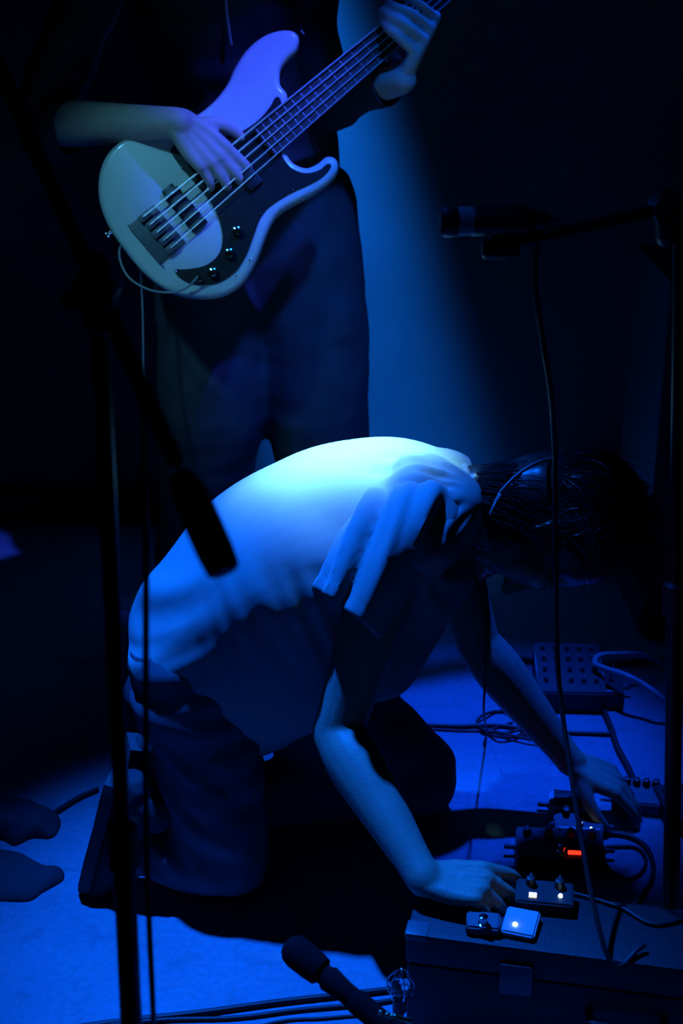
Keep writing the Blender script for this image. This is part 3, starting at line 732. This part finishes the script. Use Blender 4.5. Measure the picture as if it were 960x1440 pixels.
b = B(); tube(b, [bt, be-bd*.10], .0072, seg=14, n=1); bo = obj('boom', b, M['stand'], ls)
b = B(); lathe(b, be, -bd, [(0, .010), (.003, .0135), (.02, .015), (.072, .015), (.080, .0125), (.090, .009)], 22); obj('counterweight', b, M['black'], bo)
b = B(); cyl(b, pt-Vector((0, .02, 0)), pt+Vector((0, .02, 0)), .018); tube(b, [pt-ax*.03, pt+ax*.015], .013, seg=14, n=1)
tube(b, [pt+Vector((0, -.02, 0)), pt+Vector((0, -.045, 0))], [.006, .006], seg=8, n=1); box(b, pt+Vector((0, -.05, 0)), (.04, .012, .014), bev=.003); obj('boom_clamp', b, M['black'], ls)
cable('black microphone cable hanging straight down beside the closest stand', [P(196, 520, YL-.02), P(203, 620, YL+.0), P(205, 800, YL), P(205, 1000, YL), P(206, 1200, YL+.01), P(211, 1330, YL+.0), P(216, 1440, YL), PZ(222, 1600, .004), PZ(330, 1650, .004)], .0030)

# --- right stand with its microphone
YR = 1.75
rf = Vector((P(936, 700, YR).x, YR, 0)); rt = Vector((rf.x+.01, YR, P(936, 285, YR).z+.02))
rs = thing('microphone_stand', rf, 'black boom microphone stand at the right edge, its boom reaching to the level microphone', 'stand'); bpy.context.view_layer.update()
rf = P(926, 1500, YR); rtt = P(938, 292, YR); axr = (rtt-rf).normalized(); rf = rf-axr*(rf.z/axr.z) if rf.z > 0 else Vector((rf.x, YR, 0))
b = B(); lathe(b, rf, axr, [(0, .0125), (.60, .0115)], 18); obj('outer_tube', b, M['stand'], rs)
b = B(); lathe(b, rf+axr*.58, axr, [(0, .012), (.004, .0165), (.05, .0165), (.055, .009)], 18); obj('clutch', b, M['black'], rs)
b = B(); lathe(b, rf+axr*.62, axr, [(0, .0085), ((rtt-rf).length-.62, .0085)], 18); obj('inner_tube', b, M['stand'], rs)
b = B(); lathe(b, rf, (0, 0, 1), [(0, .12), (.006, .125), (.012, .12), (.018, .05), (.03, .02), (.05, .016)], 40); obj('round_base', b, M['stand'], rs)
c0, c1 = P(716, 341, YR-.06), P(1030, 272, YR+.03)
b = B(); tube(b, [c0, c1], .0080, seg=12, n=1); bo = obj('boom', b, M['stand'], rs)
b = B(); cyl(b, rtt-Vector((0, .022, 0)), rtt+Vector((0, .022, 0)), .020); tube(b, [rtt-axr*.035, rtt+axr*.01], .014, seg=14, n=1); obj('boom_clamp', b, M['black'], rs)
m0, m1 = P(736, 309, YR-.07), P(619, 312, YR-.08)
md_ = (m1-m0).normalized()
b = B(); tube(b, [m0.lerp(m1, .02), m0.lerp(m1, .42)], .0175, seg=18, n=1); box(b, m0.lerp(m1, .22)+Vector((0, 0, -.024)), (.036, .02, .036), bev=.004)
lathe(b, P(715, 350, YR-.065), (-1, 0, 0), [(0, .009), (.003, .013), (.028, .013), (.032, .009)], 16); obj('clip', b, M['black'], rs)
mt = thing('microphone', m0, 'dark pencil-shaped microphone with a metal band, held level over the kneeling person', 'microphone'); bpy.context.view_layer.update()
Lm = (m1-m0).length
b = B(); lathe(b, m0, md_, [(0, .010), (.002, .0125), (Lm*.5, .0135), (Lm*.58, .0165), (Lm*.83, .0170)], 24); obj('barrel', b, M['pale'], mt)
b = B(); lathe(b, m0+md_*Lm*.80, md_, [(0, .0172), (.003, .0180), (Lm*.13, .0182), (Lm*.18, .0165), (Lm*.2, .012)], 24); obj('grille', b, M['black'], mt)
b = B(); lathe(b, m0+md_*Lm*.42, md_, [(0, .0150), (.002, .0172), (.018, .0176), (.02, .0165)], 24); obj('dark_band', b, M['black'], mt)
b = B(); lathe(b, m0-md_*.030, md_, [(0, .006), (.004, .0085), (.03, .0095), (.036, .0098)], 18); cn = obj('connector', b, M['chrome'], mt)
ce = m0-md_*.030
cable('black cable drooping from the level microphone down past the bowed head', [ce, ce-md_*.012+Vector((0, 0, -.006)), P(757, 335, YR-.05), P(752, 400, YR-.04), P(763, 480, YR-.03), P(775, 560, YR-.02), P(780, 650, YR), P(781, 800, YR), P(790, 1000, YR-.01), PZ(850, 1335, .2), PZ(905, 1330, .19)], .0036)

# --- low microphone pointing to the kneeling person, bottom of the picture
lm = P(520, 1424, 1.36); lh = P(402, 1326, 1.44); dmic = (lh-lm).normalized()
t = thing('microphone', lm, 'black microphone on a gooseneck poking up from the bottom edge before the lit floor', 'microphone'); bpy.context.view_layer.update()
Lk = (lh-lm).length
b = B(); lathe(b, lm, dmic, [(0, .010), (.004, .013), (Lk*.30, .013), (Lk*.48, .016), (Lk*.52, .013), (Lk*.56, .013)], 22); obj('barrel', b, M['foam'], t)
b = B(); lathe(b, lm+dmic*Lk*.55, dmic, [(0, .012), (.004, .018), (Lk*.12, .0195), (Lk*.30, .0205), (Lk*.38, .018), (Lk*.43, .012), (Lk*.45, .003)], 26)
g = obj('grille', b, M['foam'], t)
b = B(); tube(b, [lm+dmic*.02, lm-dmic*.03, P(560, 1450, 1.34), P(600, 1500, 1.34), P(640, 1640, 1.36)], [.015, .014, .010, .010, .010], seg=14, n=4); nk_ = obj('gooseneck', b, M['foam'], t)
b = B(); p = P(655, 1660, 1.36); lathe(b, (p.x, p.y, 0), (0, 0, 1), [(0, .07), (.012, .068), (.02, .02), (max(.04, p.z+.01), .011)], 30); obj('round_base', b, M['stand'], t)
for (x, y, r_) in ((535, 1424, .0032), (545, 1427, .0036), (551, 1429, .003)):
    b = B(); ell(b, P(x, y, 1.325), (r_,)*3, CX, CY, CZ, 10); obj('stud', b, M['brass'], nk_)
b = B(); tube(b, [P(555, 1429, 1.325), P(577, 1436, 1.325)], .0028, seg=8, n=1); obj('metal_clip', b, M['brass'], nk_)

# --- caged glass bulb beside the case
YG = 1.50
t = thing('caged_lamp', P(560, 1410, YG), 'small unlit glass bulb in a thin wire cage beside the black case', 'lamp'); bpy.context.view_layer.update()
bc_, tc_ = P(562, 1404, YG), P(564, 1362, YG); ua = (tc_-bc_).normalized(); hh = (tc_-bc_).length
b = B(); lathe(b, bc_, ua, [(0, .004), (hh*.12, .0075), (hh*.3, .0115), (hh*.5, .0125), (hh*.7, .009), (hh*.85, .006), (hh*.9, .003)], 20); obj('bulb', b, M['glass'], t)
r1 = ua.orthogonal().normalized(); r2_ = ua.cross(r1)
for k in range(6):
    a = 2*pi*k/6; dv = r1*cos(a)+r2_*sin(a); b = B()
    tube(b, [bc_+dv*.006, bc_+ua*hh*.2+dv*.0165, bc_+ua*hh*.55+dv*.018, bc_+ua*hh*.85+dv*.009, tc_+dv*.001], .0009, seg=6, n=4); obj('cage_wire', b, M['chrome'], t)
b = B(); rg = [bc_+ua*hh*.55+(r1*cos(2*pi*k/20)+r2_*sin(2*pi*k/20))*.018 for k in range(21)]; tube(b, rg, .0009, seg=6, n=1); obj('cage_ring', b, M['chrome'], t)
b = B(); lathe(b, Vector((bc_.x, bc_.y, 0)), (0, 0, 1), [(0, .03), (.006, .03), (.008, .008), (bc_.z-.022, .006), (bc_.z-.02, .0095), (bc_.z, .0095)], 20); obj('socket', b, M['black'], t)

# ------------------------------------------------------------------ the black case in front and what stands on it
ZT = .18
cFL, cBL = PZ(573, 1312, ZT), PZ(590, 1284, ZT)
dirx = (PZ(960, 1362, ZT)-cFL); dirx.z = 0; dirx.normalize(); diry = Vector((-dirx.y, dirx.x, 0))
rzc = math.atan2(dirx.y, dirx.x); Wc, Dc = .62, .125
cc_ = cFL+dirx*Wc/2+diry*Dc/2
case = thing('flight_case', (cc_.x, cc_.y, 0), 'low black equipment case along the bottom right corner with pedals on its lid', 'case'); bpy.context.view_layer.update()
def cb(u, v, z): return cFL+dirx*u+diry*v+Vector((0, 0, z-ZT))
b = B(); box(b, cb(Wc/2, Dc/2, .065), (Wc, Dc, .126), rz=rzc, bev=.006); obj('body', b, M['case'], case)
b = B(); box(b, cb(Wc/2, Dc/2, .1555), (Wc+.004, Dc+.004, .049), rz=rzc, bev=.006); obj('lid', b, M['case'], case)
for u in (.0, Wc):
    for v in (.0, Dc):
        b = B(); box(b, cb(u+(.012 if u == 0 else -.012), v+(.012 if v == 0 else -.012), ZT-.004), (.032, .032, .012), rz=rzc, bev=.004); obj('corner_cap', b, M['grey'], case)
for u in (.15, .45):
    b = B(); box(b, cb(u, -.004, .13), (.045, .008, .05), rz=rzc, bev=.003); obj('latch', b, M['grey'], case)
b = B(); tube(b, [cb(.25, -.004, .09), cb(.26, -.022, .088), cb(.34, -.022, .088), cb(.35, -.004, .09)], .006, seg=8, n=3); obj('handle', b, M['black'], case)
def pedal(name, c, s, rz, label, body='grey', knobs=2, sw=True, led=None, tilt=0, plate=None, group=None, knobm='black', cat='effects pedal', jack=True):
    c = Vector(c); t = thing(name, c, label, cat, group); t.rotation_euler = (0, 0, rz); bpy.context.view_layer.update()
    W, D, Hh = s
    def add(nm, b, m, par=t, sh=True, lab=None):
        o = obj(nm, b, M[m], None, sh); o.parent = par
        if lab: o['label'] = lab
        return o
    b = B(); vs = []
    pf = [(-D/2, 0, 0), (-D/2, 0, Hh*.72), (D/2, 0, Hh), (D/2, 0, 0)]
    lo = [b.verts.new((-W/2, y, z)) for y, _, z in pf]; hi = [b.verts.new((W/2, y, z)) for y, _, z in pf]
    b.faces.new(lo[::-1]); b.faces.new(hi)
    for k in range(4): b.faces.new((lo[k], lo[(k+1) % 4], hi[(k+1) % 4], hi[k]))
    bmesh.ops.bevel(b, geom=b.edges[:], offset=.0025, segments=2, affect='EDGES'); add('housing', b, body)
    sl = Hh*.28/D; zt = lambda y: Hh*.72+(y+D/2)*sl
    an = math.atan(sl)
    def onplate(nm, x, y, w_, d_, h_, m, lab=None, bev=.0008):
        b = B(); box(b, (x, y, zt(y)+h_/2), (w_, d_, h_), mtx=Matrix.Rotation(an, 3, 'X'), bev=bev); return add(nm, b, m, lab=lab)
    if plate: onplate('plate', *plate)
    for k in range(knobs):
        x = (-W/2+W*(k+.5)/knobs); y = D*.28
        b = B(); lathe(b, (x, y, zt(y)-.001), (0, -sl, 1), [(0, .0075), (.002, .0075), (.010, .0062), (.013, .0058), (.0135, .004)], 18); kb = add('knob', b, knobm)
        b = B(); box(b, (x, y+.004, zt(y)+.0128), (.001, .005, .0008)); add('pointer', b, 'pale', kb)
    if sw:
        b = B(); lathe(b, (0, -D*.28, zt(-D*.28)-.001), (0, 0, 1), [(0, .0075), (.003, .0075), (.004, .005), (.009, .005), (.0105, .0065), (.014, .0065), (.015, .005)], 18); add('footswitch', b, 'chrome')
    if led:
        lx, ly, lm_, lr = led; b = B(); ell(b, Vector((lx, ly, zt(ly)+lr*.3)), (lr,)*3, CX, CY, CZ, 10); add('indicator_light', b, lm_, lab='lit indicator light')
    if jack:
        for sd in (-1, 1):
            b = B(); lathe(b, (sd*W/2, D*.15, Hh*.4), (sd, 0, 0), [(0, .006), (.003, .006), (.003, .0045), (.018, .0045), (.020, .003)], 14); add('plug', b, 'grey')
    return t
def pz(px, py, z=0): return PZ(px, py, z)
# pedals on the case, by the hand
pedal('effects_pedal', cb(.100, .026, ZT+.001), (.046, .030, .020), rzc+R(4), 'small dark pedal on the case lid directly under the fingers of the hand', 'grey', 0, True, None, jack=False)
pedal('effects_pedal', cb(.150, .040, ZT+.001), (.046, .052, .014), rzc+R(-6), 'flat pedal with a bright white light just right of the hand on the case', 'pale', 0, False, (-.006, -.010, 'white', .0030), jack=False)
pedal('effects_pedal', cb(.178, .097, ZT+.001), (.080, .044, .026), rzc+R(2), 'dark pedal farther along the case with a small lit cream window', 'black', 2, False, (.022, -.006, 'white', .0030), plate=(-.016, -.010, .011, .009, .0022, 'warm', 'lit cream window'), jack=False)

# ------------------------------------------------------------------ pedals on the floor behind the case
gz = 0.0
pedal('effects_pedal', pz(786, 1210), (.145, .075, .040), R(-4), 'broad black pedal with a glowing red strip, behind the case', 'black', 4, True, None, plate=(.022, -.022, .022, .007, .003, 'red', 'glowing red strip'), knobm='grey')
pedal('effects_pedal', pz(812, 1174), (.085, .050, .035), R(-6), 'dark pedal with a thin pale edge and two knobs, in the middle of the row', 'black', 2, True, (.02, -.018, 'white', .0022), plate=(0, -.020, .07, .005, .002, 'pale', 'pale edge strip'))
pedal('effects_pedal', pz(797, 1146), (.066, .058, .030), R(-9), 'pedal with a broad pale lower half and dark upper half, before the far hand', 'pale', 0, False, None, plate=(.004, .010, .058, .040, .0016, 'black', 'dark upper panel'))
pedal('effects_pedal', pz(893, 1132), (.085, .065, .035), R(-10), 'ribbed dark device below the far hand with a tiny green light', 'grey', 5, False, (.034, .018, 'green', .0020))
pedal('effects_pedal', pz(956, 1150), (.07, .10, .040), R(8), 'dark pedal with a blue light at the right edge behind the stand', 'black', 2, True, (-.012, .01, 'blue', .005))
# mixer farther back
mx = pz(806, 1002); mx = Vector((mx.x+.0, mx.y+.08, 0))
t = thing('mixer', mx, 'low black mixing desk with rows of tiny knobs on the floor behind the far arm', 'mixer'); t.rotation_euler = (0, 0, R(-3)); bpy.context.view_layer.update()
b = B(); lo = []; pf = [(-.08, 0), (-.08, .045), (.08, .075), (.08, 0)]
lo = [b.verts.new((-.068, y, z)) for y, z in pf]; hi = [b.verts.new((.068, y, z)) for y, z in pf]
b.faces.new(lo[::-1]); b.faces.new(hi)
for k in range(4): b.faces.new((lo[k], lo[(k+1) % 4], hi[(k+1) % 4], hi[k]))
bmesh.ops.bevel(b, geom=b.edges[:], offset=.003, segments=2, affect='EDGES'); o = obj('housing', b, M['black'], None); o.parent = t
for i in range(5):
    for j in range(4):
        x = -.050+i*.025; y = -.045+j*.034; z = .045+(y+.08)*.1875
        b = B(); lathe(b, (x, y, z-.001), (0, 0, 1), [(0, .0055), (.010, .0045), (.012, .003)], 12); o = obj('knob', b, M['grey'], None); o.parent = t
t = pedal('effects_pedal', pz(858, 1000)+Vector((0, .05, 0)), (.06, .09, .050), R(-4), 'small box with an upright metal toggle to the right of the mixing desk', 'black', 0, False, None, plate=(0, -.038, .045, .003, .003, 'pale', 'pale edge strip'))
b = B(); tube(b, [(.006, .0, .043), (.010, .002, .075)], [.0018, .0024], seg=8, n=1); lathe(b, (.006, 0, .040), (0, 0, 1), [(0, .006), (.004, .006), (.006, .004)], 12); o = obj('toggle', b, M['chrome'], None); o.parent = t
# dark loudspeaker at the right edge
sp_ = thing('loudspeaker', (.86, 3.0, 0), 'dark loudspeaker cabinet standing at the right edge against the dark wall', 'speaker'); bpy.context.view_layer.update()
b = B(); box(b, (.86, 3.0, .40), (.40, .36, .80), bev=.01); obj('cabinet', b, M['case'], sp_)
b = B(); box(b, (.86, 2.815, .40), (.36, .012, .74), bev=.004); obj('grille', b, M['black'], sp_)

# ------------------------------------------------------------------ floor cables
def fc(label, pp, r=.0035, z=.004, m='cable', group=None): return cable(label, [pz(x, y, z if not isinstance(z, list) else z[i]) for i, (x, y) in enumerate(pp)], r, m, group)
fc('thick black cable along the bottom edge, upper of the bundle, running to the case', [(60, 1452), (170, 1436), (280, 1424), (390, 1409), (480, 1399), (570, 1389)], .0045, .005)
fc('black cable along the bottom edge, the middle of the bundle', [(120, 1444), (230, 1434), (330, 1431), (420, 1420), (520, 1411), (585, 1400)], .0032)
fc('thin black cable with the lowest sag along the bottom edge', [(330, 1452), (400, 1435), (450, 1432), (510, 1428), (560, 1434), (600, 1445)], .0022, .003)
fc('black cable running straight over the lit floor beneath the chest', [(520, 1012), (580, 1018), (640, 1021), (700, 1020), (760, 1028), (860, 1032)], .0042, .005)
fc('thin cable lying just below the straight one under the chest', [(560, 1020), (620, 1026), (680, 1027), (720, 1016)], .0022, .003)
rg = []
for k in range(20):
    a = 2*pi*k/13; rg.append((705+38*cos(a)+k*.6, 1012+17*sin(a)+k*.5))
fc('coiled black cable loop on the floor below the hanging cord', rg+[(745, 1040), (790, 1046)], .0032, [.004+.003*(k % 3) for k in range(22)])
# cord hanging from the neck
b = B()
hg = [P(664, 770, 1.97), P(668, 812, 1.98), P(677, 850, 2.0), P(681, 900, 2.02), P(682, 950, 2.04), P(680, 1000, 2.10), pz(684, 1030, .02), pz(680, 1046, .006)]
cable('thin dark cord hanging from the bowed neck down to the floor coil', hg, .0020)
# pale cable loop by the mixer
lz = .09
cable('thick greyish cable arching in a hairpin loop right of the mixing desk', [pz(960, 945, .02), P(905, 922, 2.62), P(870, 920, 2.60), P(843, 922, 2.58), P(836, 933, 2.56), P(850, 940, 2.54), P(880, 950, 2.50), P(905, 963, 2.48), P(926, 979, 2.46), pz(960, 1010, .01)], .0060, 'bluecable')
fc('black cable looping in a ring on the floor right of the pedals', [(842, 1192), (868, 1190), (895, 1192), (908, 1208), (900, 1228), (880, 1236), (858, 1224), (848, 1205), (850, 1196)], .0030)
fc('black cable curving from the pedal row up to the right stand', [(835, 1175), (860, 1172), (890, 1178), (912, 1196), (918, 1230), (900, 1262), (890, 1275)], .0040, .005)
fc('black cable crossing behind the far hand towards the mixing desk', [(845, 990), (858, 1020), (868, 1050), (884, 1080), (896, 1110)], .0055, .007)
fc('faint dark cable running away under the mixing desk', [(700, 925), (760, 930), (820, 936), (900, 930), (960, 928)], .0060, .007)
cable('thin cable lying in a loose arc on the lid of the case', [cb(.16, .09, ZT+.004), cb(.17, .12, ZT+.004), cb(.20, .13, ZT+.004), cb(.28, .11, ZT+.004), cb(.33, .08, ZT+.004), cb(.39, .12, ZT+.004), cb(.42, .18, ZT+.004), cb(.40, .24, ZT+.004)], .0024)

# ------------------------------------------------------------------ loose shoes and a cloth at the left edge
def lump(name, pts, label, cat, m, h, seed):
    """crumpled cloth heap from an outline on the floor"""
    P3 = [pz(x, y, 0) for x, y in pts]; c = sum(P3, Vector())/len(P3); b = B(); K = 14
    N_ = len(P3)*6; ol = catmull(P3+[P3[0]], 6)[:-1]; rings = []
    for k in range(K+1):
        t = k/K; s_ = cos(t*pi/2)**.6 if k < K else .02
        ring = []
        for j, p in enumerate(ol):
            v = c+(p-c)*max(s_, .02); zz = h*sin(t*pi/2)**1.1
            nz = noise.noise(Vector((v.x*13+seed, v.y*13, 0)))*.55+noise.noise(Vector((v.x*32, v.y*14+seed, 3)))*.35
            ring.append(b.verts.new((v.x, v.y, max(.001, zz*(1+nz)) if k else 0)))
        rings.append(ring)
    n_ = len(ol)
    for a, c_ in zip(rings, rings[1:]):
        for j in range(n_): b.faces.new((a[j], a[(j+1) % n_], c_[(j+1) % n_], c_[j]))
    b.faces.new(rings[0][::-1]); b.faces.new(rings[-1])
    return tag(obj(name, b, M[m]), label, cat)
lump('cloth', [(-60, 1196), (0, 1196), (28, 1204), (60, 1220), (88, 1226), (89, 1238), (78, 1246), (60, 1256), (40, 1268), (0, 1268), (-60, 1266)], 'lower dark crumpled garment lying at the left edge of the lit floor', 'clothing', 'jacket', .022, 1.0)
lump('cloth', [(-60, 1130), (0, 1128), (30, 1128), (60, 1140), (84, 1152), (82, 1170), (70, 1180), (45, 1180), (20, 1190), (0, 1182), (-60, 1180)], 'upper dark crumpled garment at the left edge, farther from the camera', 'clothing', 'jacket', .03, 5.0)
fc('thin dark strap running from the upper crumpled garment towards the kneeling feet', [(64, 1150), (84, 1138), (110, 1122), (136, 1110)], .0045, .005)
